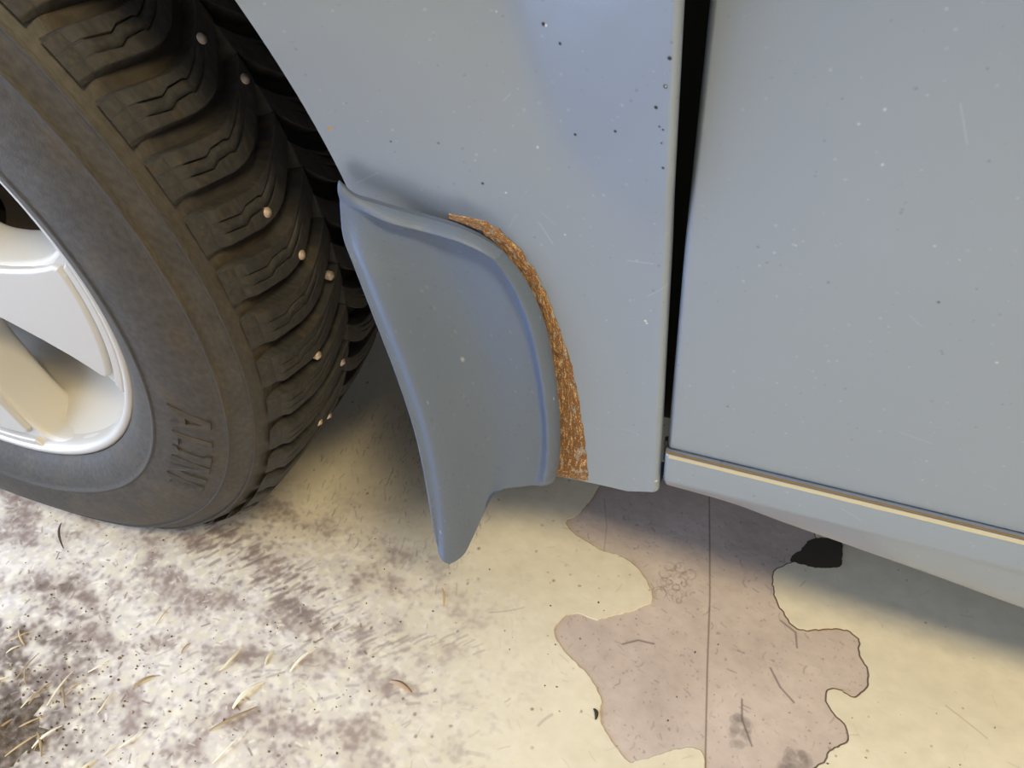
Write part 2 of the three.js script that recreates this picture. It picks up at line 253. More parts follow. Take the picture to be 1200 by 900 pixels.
struct('ceiling', boxUV(box(X1 - X0 + 2 * TH, TH, Z1 - Z0 + 2 * TH, (X0 + X1) / 2, H + TH / 2, (Z0 + Z1) / 2)), M.wall);
{ const g = new THREE.BoxGeometry(14, 0.12, 16); g.translate(X0 - TH - 7, -0.065, 0); struct('yard', boxUV(g), new THREE.MeshStandardMaterial({ color: new THREE.Color(0.72, 0.73, 0.75), roughness: 0.95 })); }
{ // the warm ceiling lamp over the bay
  const t = new THREE.Group(); t.name = numbered('ceiling_light'); scene.add(t); t.position.set(LAMP.x, LAMP.y + 0.03, LAMP.z);
  tag(t, 'warm flat ceiling light panel above the bay on the near side of the car', 'lamp');
  mesh('housing', box(LAMP.w + 0.06, 0.06, LAMP.h + 0.06, 0, 0.03, 0), M.wall, t);
  const g = new THREE.PlaneGeometry(LAMP.w, LAMP.h); g.rotateX(Math.PI / 2); g.translate(0, -0.002, 0);
  mesh('diffuser', g, new THREE.MeshStandardMaterial({ color: 0x000000, emissive: LAMP.color, emissiveIntensity: 2 }), t);
  const l = new THREE.RectAreaLight(LAMP.color, LAMP.intensity, LAMP.w, LAMP.h); l.name = 'lamp_glow'; l.position.set(0, -0.012, 0); l.rotation.x = -Math.PI / 2; t.add(l);
}

// ---------------------------------------------------------------- the car
const car = new THREE.Group(); car.name = 'car'; scene.add(car);
tag(car, 'blue grey car with studded winter tyre, rusty arch seam and mud flap', 'car');
const WX = -0.5153, WY = 0.292, WZ = 0.0599, ARCH = 0.379;
// outer skin: flat rear strip, and a flare that swells towards the wheel arch left of a soft crease
const creaseX = (y) => interp(y, [0.15, 0.36, 0.38, 0.41, 0.44, 0.47, 0.7], [-0.016, -0.018, -0.024, -0.046, -0.056, -0.064, -0.085]);
function skinZ(x, y) {
  const xc = creaseX(y), d = xc - x, s = interp(y, [0.15, 0.34, 0.40], [0.02, 0.02, 0.008]);
  const dm = Math.min(d, 0.135), lift = interp(y, [0.19, 0.36, 0.48, 0.62], [0.09, 0.095, 0.09, 0.10]) * (dm + Math.hypot(dm, s)) / 2;
  // right of the crease the upper panel is turned a little towards the nose; left of it the flare leans out over the floor
  const tall = 0.4 + 0.6 * sstep(0.355, 0.40, y), e = (-d + Math.hypot(d, s)) / 2;
  const facet = 0.19 * tall * Math.min(e, 0.09) + 0.30 * (dm + Math.hypot(dm, s)) / 2 * clamp((y - 0.37) / 0.1, 0, 1);
  return 0.010 + (x < -0.85 ? lerp(0.023, 0, sstep(-0.85, -1.05, x)) : lift) + facet - 0.9 * Math.max(0, y - 0.62) ** 2;
}
// the wheel opening runs to the edge of the flare
const archR = (ph) => { let r = 0.375; for (let i = 0; i < 5; i++) r = 0.351 + clamp(skinZ(WX + r * Math.cos(ph), WY + r * Math.sin(ph)), 0.01, 0.05); return r; };
{
  const XR = 0.0016, xEdge = (y) => XR + 0.05 * Math.max(0, XR - creaseX(y) - 0.018), phi0 = -16 * Math.PI / 180, phi1 = Math.PI - phi0;
  const outer = (ph) => {
    const d = ph * 180 / Math.PI, yi = WY + ARCH * Math.sin(ph);
    if (d < 40) return [XR, yi];
    if (d < 75) return [XR, lerp(WY + ARCH * Math.sin(40 * Math.PI / 180), 0.95, (d - 40) / 35)];
    if (d < 130) return [lerp(XR, -1.10, (d - 75) / 55), lerp(0.95, 0.84, (d - 75) / 55)];
    if (d < 165) return [lerp(-1.10, -1.25, (d - 130) / 35), lerp(0.84, 0.45, (d - 130) / 35)];
    return [lerp(-1.25, -1.22, (d - 165) / 31), lerp(0.45, 0.19, (d - 165) / 31)];
  };
  const NV = 150, NU = 90, tz = 0.0035;
  const at = (ph, t) => {
    const [ox, oy] = outer(ph), aR = archR(ph), ix = WX + aR * Math.cos(ph) + (ph < 0.3 ? 0.065 * sstep(0.345, 0.24, WY + ARCH * Math.sin(ph)) : 0), iy = WY + aR * Math.sin(ph);
    let x = lerp(ix, ox, t), y = lerp(iy, oy, t);
    x += (xEdge(y) - XR) * t * t;
    const row = clamp(1 - (ph - phi0) / 0.35); if (x > -0.017) y += (x + 0.017) * 0.4 * row;
    let z = skinZ(x, y);
    z += 0.0022 * Math.max(0, fbm(x * 170, y * 150, 91, 3) + 0.05) * Math.exp(-(((x + 0.092) / 0.016) ** 2) - (((y - 0.381) / 0.009) ** 2));      // paint blisters above the flap
    const xe = xEdge(y); if (t > 0.9 && x > xe - tz) { const s = clamp((x - xe + tz) / tz); z -= tz * (1 - Math.sqrt(Math.max(0, 1 - s * s))); }
    return [x, y, z];
  };
  const uvF = (p) => [(p[0] - FX) / FS, (p[1] - FY) / FS];
  // spacing: denser towards the rear edge so that its rounding reads
  const sp = (u) => u < 0.8 ? u / 0.8 * 0.972 : 0.972 + 0.028 * Math.sin((u - 0.8) / 0.2 * Math.PI / 2);
  const vp = (v) => lerp(phi0, phi1, v < 0.6 ? v / 0.6 * 0.4 : 0.4 + (v - 0.6) / 0.4 * 0.6);
  const skin = grid(NU, NV, (u, v) => at(vp(v), sp(u)), uvF);
  const flange = (f, n, inX, inY) => grid(6, n, (u, v) => { const p = f(v), a = u * Math.PI / 2; return u < 0.999 ? [p[0] + inX(p) * 0.002 * (1 - Math.cos(a)), p[1] + inY(p) * 0.002 * (1 - Math.cos(a)), p[2] - 0.002 * Math.sin(a)] : [p[0] + inX(p) * 0.002, p[1] + inY(p) * 0.002, p[2] - 0.022]; }, uvF);
  const archLip = flange((v) => at(vp(v), 0), 150, (p) => (p[0] - WX) / ARCH * -0.6, (p) => (p[1] - WY) / ARCH * -0.6);
  const bottom = flange((v) => at(phi0, sp(v)), 60, () => 0, () => 1);
  const rear = grid(1, 120, (u, v) => { const p = at(vp(v), 1); return [p[0], p[1], p[2] - 0.0012 * u]; }, uvF);
  const f = mesh('front_fender', mergeGeometries([skin, archLip, bottom, rear]), M.fender, car);
  f.userData.label = 'faded blue grey front fender with chipped paint';
  // rust that has lifted the paint along the arch seam behind the mud flap
  const ro = [[-.1017, .3712], [-.0917, .3700], [-.0827, .3679], [-.0729, .3603], [-.0629, .3444], [-.0566, .3268], [-.0511, .3052], [-.0468, .2850], [-.0438, .2566], [-.0415, .2254], [-.0403, .1973], [-.0402, .1905]];
  const ri = [[-.1019, .3690], [-.0940, .3666], [-.0855, .3630], [-.0788, .3566], [-.0691, .3415], [-.0630, .3237], [-.0585, .3017], [-.0570, .2807], [-.0558, .2516], [-.0572, .2228], [-.0620, .1980], [-.0640, .1905]];
  const co = curve3(ro.map(([x, y]) => [x, y, 0])), ci = curve3(ri.map(([x, y]) => [x, y, 0]));
  const n = 256, rc = canvas(n, n * 4), g = rc.getContext('2d'), im = g.createImageData(n, n * 4);
  for (let j = 0; j < n * 4; j++) for (let i = 0; i < n; i++) {
    const u = i / n, v = j / n, a = fbm(u * 5 + 2, v * 9, 51, 5), b = fbm(u * 14, v * 9, 53, 4), e = fbm(u * 22, v * 60, 57, 3);
    let c = [122, 86, 56];
    c = [0, 1, 2].map((q) => lerp(c[q], [88, 60, 40][q], sstep(0.0, 0.3, a)));
    c = [0, 1, 2].map((q) => lerp(c[q], [166, 124, 76][q], sstep(0.02, 0.25, b)));
    c = [0, 1, 2].map((q) => lerp(c[q], [202, 188, 160][q], sstep(0.14, 0.26, e + 0.5 * b - 0.02)));
    c = [0, 1, 2].map((q) => lerp(c[q], [150, 140, 132][q], sstep(0.18, 0.28, a - 0.5 * e + 0.02)));
    const q = 4 * (j * n + i); im.data[q] = c[0]; im.data[q + 1] = c[1]; im.data[q + 2] = c[2]; im.data[q + 3] = 255;
  }
  g.putImageData(im, 0, 0);
  const rust = grid(18, 220, (u, v) => {
    const a = ci(v), b = co(v), w = 0.0022 * fbm(v * 34, 3.3, 61, 4) * sstep(0, 0.3, u) * (v < 0.04 ? 0.3 : 1);
    const x = lerp(a.x, b.x, u) + w, y = lerp(a.y, b.y, u) + 0.4 * w;
    const edge = Math.min(sstep(0, 0.12, 1 - u), 1);
    return [x, y, skinZ(x, y) + 0.00015 + edge * (0.0007 + 0.0016 * (fbm(x * 300, y * 220, 63, 4) + 0.25))];
  }, (p, u, v) => [u, v * 1.0]);
  const r = mesh('rust_strip', rust, new THREE.MeshStandardMaterial({ map: texOf(rc, true), roughness: 0.95 }), f);
  r.userData.label = 'flaking orange brown rust along the arch seam';
}
// mud flap: a moulded scoop from the fender out to a free edge beside the tyre, with a hanging tail
{
  const LO = [[-.1435, .3918, .0370], [-.1460, .3764, .0390], [-.1455, .3650, .0425], [-.1404, .3533, .0470], [-.1312, .3283, .0540], [-.1232, .2975, .0590], [-.1177, .2650, .0630], [-.1165, .2361, .0650], [-.1178, .2020, .0660], [-.1196, .1759, .0660], [-.1209, .1594, .0655]];
  const TO = [[-.1435, .3918, .0370], [-.1376, .3854, .0360], [-.1304, .3815, .0330], [-.1199, .3769, .0295], [-.1097, .3720, .0251], [-.0940, .3676, .0227], [-.0832, .3623, .0211], [-.0749, .3563, .0199]];
  const RI = [[-.0749, .3563, .0199], [-.0660, .3416, .0185], [-.0585, .3173, .0173], [-.0548, .2839, .0168], [-.0538, .2516, .0167], [-.0547, .2229, .0169], [-.0567, .2035, .0172], [-.0600, .1884, .0178]];
  const BO = [[-.1209, .1594, .0655], [-.1206, .1439, .0630], [-.1159, .1371, .0600], [-.1110, .1372, .0550], [-.1067, .1469, .0510], [-.0993, .1673, .0460], [-.0913, .1875, .0430], [-.0851, .1942, .0390], [-.0761, .1926, .0320], [-.0670, .1910, .0250], [-.0600, .1884, .0178]];
  const L = curve3(LO), T = curve3(TO), R = curve3(RI), B = curve3(BO), lr = (a, b, t) => a.clone().lerp(b, t);
  const c00 = L(0), c10 = T(1), c01 = L(1), c11 = B(1);
  const sq = (t, lo) => t < 0.7 ? t / 0.7 * (1 - lo) : 1 - lo + lo * Math.sin((t - 0.7) / 0.3 * Math.PI / 2);   // finer near the bead
  const shape = (u0, v0) => {
    const u = sq(u0, 0.14), v = 1 - sq(1 - v0, 0.06);
    const p = lr(lr(c00, c10, u), lr(c01, c11, u), v);
    p.addScaledVector(L(v).sub(lr(c00, c01, v)), 1 - u).addScaledVector(R(v).sub(lr(c10, c11, v)), u);
    p.addScaledVector(T(u).sub(lr(c00, c10, u)), (1 - v) ** 1.4).addScaledVector(B(u).sub(lr(c01, c11, u)), v ** 5);
    // a rounded bead follows the fender along the top and the right; inside it the scoop is hollow
    const du = Math.max((1 - u) * 0.075, 1e-6), dv = Math.max(v * 0.19, 1e-6), d = 1 / (du ** -3 + dv ** -3) ** (1 / 3);
    const q = Math.min(d / 0.0045, 1), lead = sstep(0.10, 0.42, u);
    const bead = 0.0072 * Math.sqrt(1 - (1 - q) ** 2) * (1 - sstep(0.0035, 0.012, d)) * (0.25 + 0.75 * lead) * (1 - 0.6 * sstep(0.9, 1, v));
    const hollow = -0.0060 * sstep(0.008, 0.045, d) * sstep(0.13, 0.55, u) * (1 - 0.55 * sstep(0.75, 1, v));
    const band = 0.0040 * sstep(0.02, 0.15, u) * (1 - sstep(0.16, 0.40, u)) * sstep(0.05, 0.25, v);   // the free edge is folded back
    p.z += bead + hollow + band;
    const under = skinZ(p.x, p.y) + 0.0022 * Math.min(1, d / 0.004), gap = p.z - under;      // it lies on the fender
    if (p.x > WX + ARCH * Math.sqrt(Math.max(0, 1 - ((p.y - WY) / ARCH) ** 2)) - 0.004) p.z = under + (gap + Math.hypot(gap, 0.0012)) / 2;
    return [p.x, p.y, p.z];
  };
  const uvm = (p, u, v) => [u * 0.12, v * 0.25];
  const front = grid(64, 110, (u, v) => shape(u, v), uvm), back = grid(64, 110, (u, v) => { const q = shape(u, v); return [q[0] - 0.0028, q[1], q[2] - 0.003]; }, uvm, true);
  const rim = (f) => grid(5, 120, (u, v) => { const a = f(v), s = Math.sin(u * Math.PI) * 0.0014; return [a[0] - 0.0028 * u, a[1], a[2] - 0.003 * u + s * 0.4]; }, uvm);
  const g = mergeGeometries([front, back, rim((v) => shape(0, v)), rim((v) => shape(1, v)), rim((v) => shape(v, 1)), rim((v) => shape(v, 0))]);
  const fl = mesh('mud_flap', g, M.flap, car);
  fl.userData.label = 'slate blue moulded mud flap with a hanging tail';
}
// door with a faint waist crease, its left edge beside the dark shut line
const doorX = (y) => Math.min(0.0039 + (y - 0.227) * 0.0217, 0.014);
{
  const tz = 0.0035, B = 0.2288;
  const z = (x, y) => 0.010 - 0.050 * Math.min(((y - 0.369) + Math.hypot(y - 0.369, 0.003)) / 2, 0.25) - 0.02 * (0.369 - y) * (y < 0.369 ? 1 : 0) - Math.max(0, y - 0.7) ** 2 * 0.8;
  const surf = (u, v) => {
    const y = v < 0.06 ? B + 0.003 * (v / 0.06) : lerp(B + 0.003, 0.95, (v - 0.06) / 0.94);
    const x0 = doorX(y), x = u < 0.12 ? x0 + tz * (1 - Math.cos(u / 0.12 * Math.PI / 2)) : lerp(x0 + tz, 1.1, ((u - 0.12) / 0.88) ** 1.5);
    let q = z(x, y); if (x < x0 + tz) { const s = 1 - (x - x0) / tz; q -= tz * (1 - Math.sqrt(Math.max(0, 1 - s * s))); }
    if (y < B + 0.003) { const s = 1 - (y - B) / 0.003; q -= 0.0025 * (1 - Math.sqrt(Math.max(0, 1 - s * s))); }
    return [x, y, q];
  };
  const uv = (p) => [p[0] / 0.5, p[1] / 0.5];
  const skin = grid(60, 120, surf, uv);
  const edge = grid(1, 120, (u, v) => { const p = surf(0, v); return [p[0], p[1], p[2] - 0.02 * (1 - u)]; }, uv);
  const hem = grid(60, 1, (u, v) => { const p = surf(u, 0); return [p[0], p[1], p[2] - 0.01 * (1 - v)]; }, uv);
  const d = mesh('front_door', mergeGeometries([skin, edge, hem]), M.door, car);
  d.userData.label = 'faded blue grey front door with pale specks';
  // the moulding along the foot of the door
  const T = 0.2280, yb = (x) => interp(x, [0, 0.03, 0.048, 0.0725, 0.11, 0.155, 0.2, 0.5, 1.1], [0.189, 0.187, 0.183, 0.1765, 0.1695, 0.1627, 0.1546, 0.135, 0.125]);
  const prof = (x) => [[T, 0.0035], [T, 0.0095], [T - 0.0012, 0.0108], [0.218, 0.0112], [0.209, 0.0118], [0.205, 0.0112], [0.2025, 0.0095], [lerp(0.2025, yb(x), 0.35), 0.0072], [lerp(0.2025, yb(x), 0.75), 0.0015], [yb(x), -0.0045], [yb(x) - 0.001, -0.0085], [yb(x) + 0.002, -0.012], [yb(x) + 0.012, -0.07]];
  const sx = (u) => u < 0.1 ? 0.0036 + 0.003 * u / 0.1 : 0.0066 + 1.09 * ((u - 0.1) / 0.9) ** 1.7;
  const strip = grid(70, 12, (u, v, i, j) => { const x = sx(u), [y, q] = prof(x)[12 - j]; const s = 1 - clamp((x - 0.0036) / 0.003); return [x, y, q - 0.003 * (1 - Math.sqrt(1 - s * s))]; }, uv);
  const cap = grid(1, 12, (u, v, i, j) => { const [y, q] = prof(0.0036)[12 - j]; return [0.0036, y, Math.min(q - 0.003, lerp(-0.07, q - 0.003, u))]; }, uv);
  const s = mesh('sill_moulding', mergeGeometries([strip, cap]), M.door, d);
  s.userData.label = 'creased lower moulding curving under the door';
  const bead = new THREE.TubeGeometry(new THREE.LineCurve3(new THREE.Vector3(0.0045, 0.2284, 0.0090), new THREE.Vector3(1.09, 0.2284, 0.0090)), 60, 0.0007, 6);
  mesh('sealant_bead', bead, M.sealant, d);
  const ye = grid(80, 4, (u, v) => { const x = lerp(0.0062, 1.09, u ** 1.6), h = 0.0012 + 0.0010 * fbm(x * 60, 2.2, 71, 3); return [x, T - 0.0003 - h * (1 - v), 0.0104 + 0.0004 * v * (1 - v) + 0.0008 * (1 - v) - 0.0006 * v + 0.00012]; });
  mesh('yellowed_edge', ye, M.yellowed, d).userData.label = 'yellowed top edge of the moulding';
}
// what stands behind the skin: pillar, wheel-arch liner, underbody, upper body
{
  mesh('door_pillar', box(0.16, 0.72, 0.03, 0.02, 0.57, -0.045), M.black, car);
  mesh('shut_line_clip', box(0.0024, 0.017, 0.004, 0.0027, 0.2225, 0.0015, 0.0008), new THREE.MeshStandardMaterial({ color: new THREE.Color(0.10, 0.11, 0.12), roughness: 0.7 }), car);
  const R = ARCH + 0.004, a0 = -0.28, a1 = Math.PI + 0.28;
  const liner = grid(1, 60, (u, v) => { const a = lerp(a0, a1, v); return [WX + R * Math.cos(a), WY + R * Math.sin(a), lerp(0.012, -0.30, u)]; });
  const wall = grid(1, 60, (u, v) => { const a = lerp(a0, a1, v); return [WX + R * Math.cos(a) * u, WY + R * Math.sin(a) * u, -0.30]; });
  mesh('wheel_arch_liner', mergeGeometries([liner, wall]), M.black, car);
  mesh('underbody', mergeGeometries([box(1.32, 0.05, 1.5, 0.525, 0.222, -0.80, 0.01), box(0.30, 0.05, 1.5, -1.05, 0.24, -0.80, 0.01), box(0.80, 0.05, 1.15, -0.515, 0.28, -0.98, 0.01), box(1.2, 0.05, 0.07, 0.60, 0.208, -0.06, 0.01)]), M.black, car);
  mesh('front_bumper', mergeGeometries([box(0.10, 0.34, 1.62, -1.25, 0.35, -0.82, 0.04), box(0.06, 0.10, 1.45, -1.17, 0.17, -0.82, 0.02)]), M.door, car);
  const hood = grid(20, 20, (u, v) => { const x = lerp(-1.25, 0.1, u), zz = lerp(-1.62, -0.02, v); return [x, 0.84 + 0.11 * sstep(-1.3, -0.1, x) - 0.06 * (2 * v - 1) ** 4 - 0.35 * sstep(-1.12, -1.26, x) ** 2, zz]; }, undefined, true);
  mesh('hood', hood, M.door, car);
  const cab = new RoundedBoxGeometry(1.5, 0.55, 1.4, 3, 0.12); cab.translate(0.85, 1.15, -0.82);
  mesh('cabin', cab, M.black, car);
}

// ---------------------------------------------------------------- the wheel: a part of the car
const wheel = new THREE.Group(); wheel.name = 'front_wheel'; car.add(wheel);
wheel.position.set(WX, WY, WZ); wheel.rotation.y = 0.0218;
wheel.userData.label = 'silver wide-spoked wheel with a dusty studded winter tyre';
// the tyre carries the car: the foot of the sidewall bulges and the tread goes flat on the floor
function flatten(g, bulge = 0.004, tuck = 0.012) {
  const p = g.attributes.position;
  for (let i = 0; i < p.count; i++) {
    let y = p.getY(i), z = p.getZ(i); const h = y + WY;
    if (h < 0.095) { const t = (1 - Math.max(h, 0) / 0.095) ** 1.4, side = z > -0.085 ? sstep(-0.06, 0.0, z) : -sstep(-0.115, -0.17, z); z += bulge * t * side - (side > 0 ? tuck * Math.max(0, 1 - h / 0.05) ** 1.3 * side : 0); p.setZ(i, z); }
    if (h < 0.004) { p.setY(i, -WY + 0.0007 + 0.0033 * Math.exp((h - 0.004) / 0.0033)); }
  }
  g.computeVertexNormals();
  return g;
}
const wallProfile = [[0.1892, -0.016], [0.1896, -0.006], [0.1912, 0.0005], [0.197, 0.0055], [0.205, 0.0105], [0.213, 0.0128], [0.2155, 0.0140], [0.2165, 0.0152], [0.2175, 0.0150], [0.2185, 0.0142], [0.226, 0.0152], [0.236, 0.0150], [0.246, 0.0138], [0.255, 0.0115], [0.262, 0.0090], [0.2662, 0.0072], [0.2668, 0.0084], [0.2680, 0.0080], [0.2686, 0.0058], [0.274, 0.0030], [0.2800, -0.0012], [0.2806, 0.0002], [0.2818, -0.0006], [0.2824, -0.0030], [0.2855, -0.0070], [0.2880, -0.0110], [0.2895, -0.0160], [0.2900, -0.0300], [0.2908, -0.085]];
const wallZ = (r) => interp(r, wallProfile.map((q) => q[0]), wallProfile.map((q) => q[1]));
{
  const full = [...wallProfile, ...wallProfile.slice(0, -1).reverse().map(([r, z]) => [r, -0.17 - z])];
  const N = 220;
  const g = grid(N, full.length - 1, (u, v, i, j) => { const a = u * 2 * Math.PI, [r, z] = full[j]; return [r * Math.cos(a), r * Math.sin(a), z]; }, (p, u, v) => [u * 6, v * 2], true);
  const t = mesh('tyre', flatten(g), M.rubber, wheel);
  t.userData.label = 'dusty black tyre carcass with raised sidewall rings';
}
{
  // tread: 56 outer and 56 inner lugs, each a curved bar with two zigzag sipes and a stepped shoulder
  const P = 2 * Math.PI / 56, DEG = Math.PI / 180, W = 4.35 * DEG;
  const zs = [0, 0.0035, 0.0070, 0.0078, 0.0082, 0.012, 0.016, 0.021, 0.026, 0.0285, 0.031, 0.036, 0.041, 0.0435, 0.046, 0.051, 0.056, 0.061, 0.066, 0.071, 0.076, 0.080, 0.082, 0.0825].map((d) => -0.0045 - d);
  const sweep = (z) => DEG * interp(z, [-0.092, -0.084, -0.075, -0.062, -0.052, -0.042, -0.028, -0.012, 0], [5.2, 3.4, 1.5, -0.5, -1.1, -1.15, -0.6, 0, 0.1]);
  const zig = (z) => interp(z, [-0.066, -0.055, -0.047, -0.045, -0.034, -0.032, -0.018], [0.22, 0.08, 0.0, 0.10, 0.04, -0.08, -0.02]);
  const top = (z) => interp(z, [-0.09, -0.04, -0.022, -0.0135, -0.0127, -0.008, -0.0045], [0.3012, 0.3000, 0.2982, 0.2966, 0.2938, 0.2918, 0.2886]);
  const cols = [[-0.56, 'b'], [-0.485, 'e'], [-0.44, 't'], [-0.2, 't'], [-0.172, 's1'], [-0.15, 'g1'], [-0.128, 's1'], [0, 't'], [0.128, 's2'], [0.15, 'g2'], [0.172, 's2'], [0.2, 't'], [0.44, 't'], [0.485, 'e'], [0.56, 'b']];
  function lug(center, mirror, variant) {
    const g = grid(cols.length - 1, zs.length - 1, (u, v, i, j) => {
      const z = zs[j], [a, k] = cols[i], end = j === 0 || j === zs.length - 1;
      const on = z < -0.0165 && z > -0.064 ? sstep(-0.0165, -0.019, z) * sstep(-0.064, -0.060, z) : 0;
      const narrow = 1 - 0.25 * sstep(-0.055, -0.085, z);
      let r = top(z), aa = a * narrow;
      if (k === 'b' || end) r = 0.2893; else if (k === 'e') r -= 0.0009;
      if (k[0] === 'g') r -= 0.0045 * on;
      if (k[0] === 's' || k[0] === 'g') aa += zig(z) * narrow * (on > 0 ? 1 : 1);
      else if (k === 't' && Math.abs(a) < 0.3) aa += zig(z) * narrow;
      if (k === 'b') aa *= 1;
      const ph = center + sweep(z) + aa * W + (mirror ? 0 : 0);
      return [r * Math.cos(ph), r * Math.sin(ph), mirror ? -0.17 - z : z];
    }, (p, u, v, i) => [u * 0.25 + variant * 0.37, v * 0.6 + variant * 0.11], !mirror);
    return flatten(g, -0.012, 0.010);
  }
  for (let k = 0; k < 56; k++) mesh('tread_block', lug(31.4 * DEG - k * P, false, k), M.lug, wheel);
  for (let k = 0; k < 56; k++) mesh('tread_block', lug(31.4 * DEG - (k + 0.5) * P, true, k + 3), M.lug, wheel);
  // studs: a flanged steel pin pressed into the rubber
  const sg = new THREE.LatheGeometry([[0, 0.0016], [0.0011, 0.0016], [0.0014, 0.0009], [0.0026, 0.0006], [0.0029, 0.0001], [0.0029, -0.003]].map(([x, y]) => new THREE.Vector2(x, y)), 14);
  const spots = [[26.6, -0.0711], [21.5, -0.0800], [10.0, -0.0461], [3.2, -0.0569], [-2.4, -0.0758], [-10.8, -0.0480], [-17.7, -0.0775], [-27.3, -0.0574], [-31, -0.078]];
  for (let k = 0; k < 44; k++) { const a = -44 - k * 6.43; spots.push([a, [-0.048, -0.064, -0.115, -0.076, -0.128][k % 5]]); }
  for (const [deg, z] of spots) {
    const a = deg * DEG, r = top(z > -0.085 ? z : -0.17 - z) + 0.0002;
    if (r * Math.sin(a) + WY < 0.006) continue;
    const m = mesh('stud', sg, M.stud, wheel);
    m.position.set(r * Math.cos(a), r * Math.sin(a), z); m.rotation.z = a - Math.PI / 2;
  }
  // raised letters on the sidewall, tops outwards
  const font = await new FontLoader().loadAsync('fonts/droid/droid_sans_bold.typeface.json');
  const word = 'ALINE', turn = [-14.2, -20.4, -25.2, -28.2, -35.0];
  [...word].forEach((ch, i) => {
    const g = new TextGeometry(ch, { font, size: 0.0265, depth: 0.0017, curveSegments: 4, bevelEnabled: false });
    const p = g.attributes.position;
    for (let q = 0; q < p.count; q++) { const r = 0.2315 + p.getY(q), th = turn[i] * DEG - p.getX(q) / 0.245, z = wallZ(r) + p.getZ(q) - 0.0003; p.setXYZ(q, r * Math.cos(th), r * Math.sin(th), z); }
    const t = new Float32Array(p.count * 2); for (let q = 0; q < p.count; q++) { t[2 * q] = p.getX(q) * 3; t[2 * q + 1] = p.getY(q) * 3; }
    g.setAttribute('uv', new THREE.BufferAttribute(t, 2));
    mesh('letter', flatten(g), M.rubber, wheel).userData.label = 'raised rubber sidewall letter';
  });
}
{
  // rim: lip, barrel, five-spoke face
  const lathe = (pts, n = 160) => { const g = new THREE.LatheGeometry(pts.map(([r, z]) => new THREE.Vector2(r, z)), n); g.rotateX(Math.PI / 2); return g; };
  const lip = lathe([[0.1806, -0.014], [0.1812, -0.008], [0.1820, -0.0042], [0.1834, -0.0012], [0.1852, 0.0004], [0.1874, 0.0008], [0.1895, 0.0002], [0.1908, -0.0015], [0.1900, -0.005], [0.186, -0.010]]);
  mesh('rim_lip', lip, M.alloy, wheel);
  const barrel = lathe([[0.1816, -0.007], [0.1800, -0.020], [0.1715, -0.036], [0.1620, -0.050], [0.1500, -0.062], [0.1460, -0.075], [0.1460, -0.095], [0.1520, -0.108], [0.1600, -0.118], [0.1640, -0.135], [0.1660, -0.165], [0.1780, -0.172]]);
  mesh('rim_barrel', barrel, M.barrel, wheel);
  const RO = 0.1880, DEG = Math.PI / 180, s = new THREE.Shape(); s.absarc(0, 0, RO, 0, 2 * Math.PI, false);
  for (let k = 0; k < 4; k++) {
    const c = (36.6 + 90 * k) * DEG, pol = (r, d) => new THREE.Vector2(r * Math.cos(c + d * DEG), r * Math.sin(c + d * DEG));
    // one window between two spokes; rounded corners
    const half = [[0.064, 0], [0.066, 14], [0.075, 27.5], [0.095, 30.6], [0.123, 30.0], [0.144, 29.0], [0.157, 27.9], [0.168, 26.4], [0.1760, 24.6], [0.1796, 21.5], [0.1810, 14], [0.1812, 0]];
    const pts = [...half.map(([r, d]) => pol(r, d)), ...half.slice(1, -1).reverse().map(([r, d]) => pol(r, -d))];
    const hole = new THREE.Path(); hole.moveTo(pts[0].x, pts[0].y); hole.splineThru([...pts.slice(1), pts[0]]);
    s.holes.push(hole);
  }
  const face = new THREE.ExtrudeGeometry(s, { depth: 0.030, bevelEnabled: true, bevelThickness: 0.005, bevelSize: 0.0035, bevelOffset: -0.0035, bevelSegments: 4, curveSegments: 90, steps: 1 });
  face.translate(0, 0, -0.0405);
  const flank = new THREE.MeshPhysicalMaterial({ color: new THREE.Color(0.58, 0.56, 0.52), roughness: 0.5, clearcoat: 0.3, clearcoatRoughness: 0.3 });
  mesh('spoke_plate', face, [M.alloy, flank], wheel).userData.label = 'cast alloy spokes';
  // raised pad at the head of each spoke, ending in a rounded step short of the lip
  for (let k = 0; k < 4; k++) {
    const c = (-8.4 + 90 * k) * DEG, ps = new THREE.Shape(), pol = (r, d) => [r * Math.cos(c + d * DEG), r * Math.sin(c + d * DEG)];
    const side = [[0.060, 12], [0.075, 15.5], [0.095, 13.6], [0.123, 14.2], [0.144, 15.0], [0.157, 15.8], [0.166, 16.6], [0.1700, 16.0]];
    ps.moveTo(...pol(...[0.060, -12])); for (const [r, d] of side.slice(1)) ps.lineTo(...pol(r, -d));
    for (let d = -14.5; d <= 14.5; d += 1.5) ps.lineTo(...pol(0.1722, d));
    for (const [r, d] of side.slice().reverse()) ps.lineTo(...pol(r, d));
    const g = new THREE.ExtrudeGeometry(ps, { depth: 0.006, bevelEnabled: true, bevelThickness: 0.0028, bevelSize: 0.0026, bevelOffset: -0.0026, bevelSegments: 4 });
    const bs = new THREE.Shape(); bs.moveTo(...pol(0.1768, -16.5)); for (let d = -15; d <= 15; d += 1.5) bs.lineTo(...pol(0.1768, d)); bs.lineTo(...pol(0.1768, 16.5)); bs.lineTo(...pol(0.1835, 18)); for (let d = 16.5; d >= -16.5; d -= 1.5) bs.lineTo(...pol(0.1835, d)); bs.lineTo(...pol(0.1835, -18));
    const bg = new THREE.ExtrudeGeometry(bs, { depth: 0.006, bevelEnabled: true, bevelThickness: 0.0014, bevelSize: 0.0014, bevelOffset: -0.0014, bevelSegments: 3 }); bg.translate(0, 0, -0.0080);
    g.translate(0, 0, -0.0102);
    mesh('spoke_pad', mergeGeometries([g, bg]), M.alloy, wheel);
  }
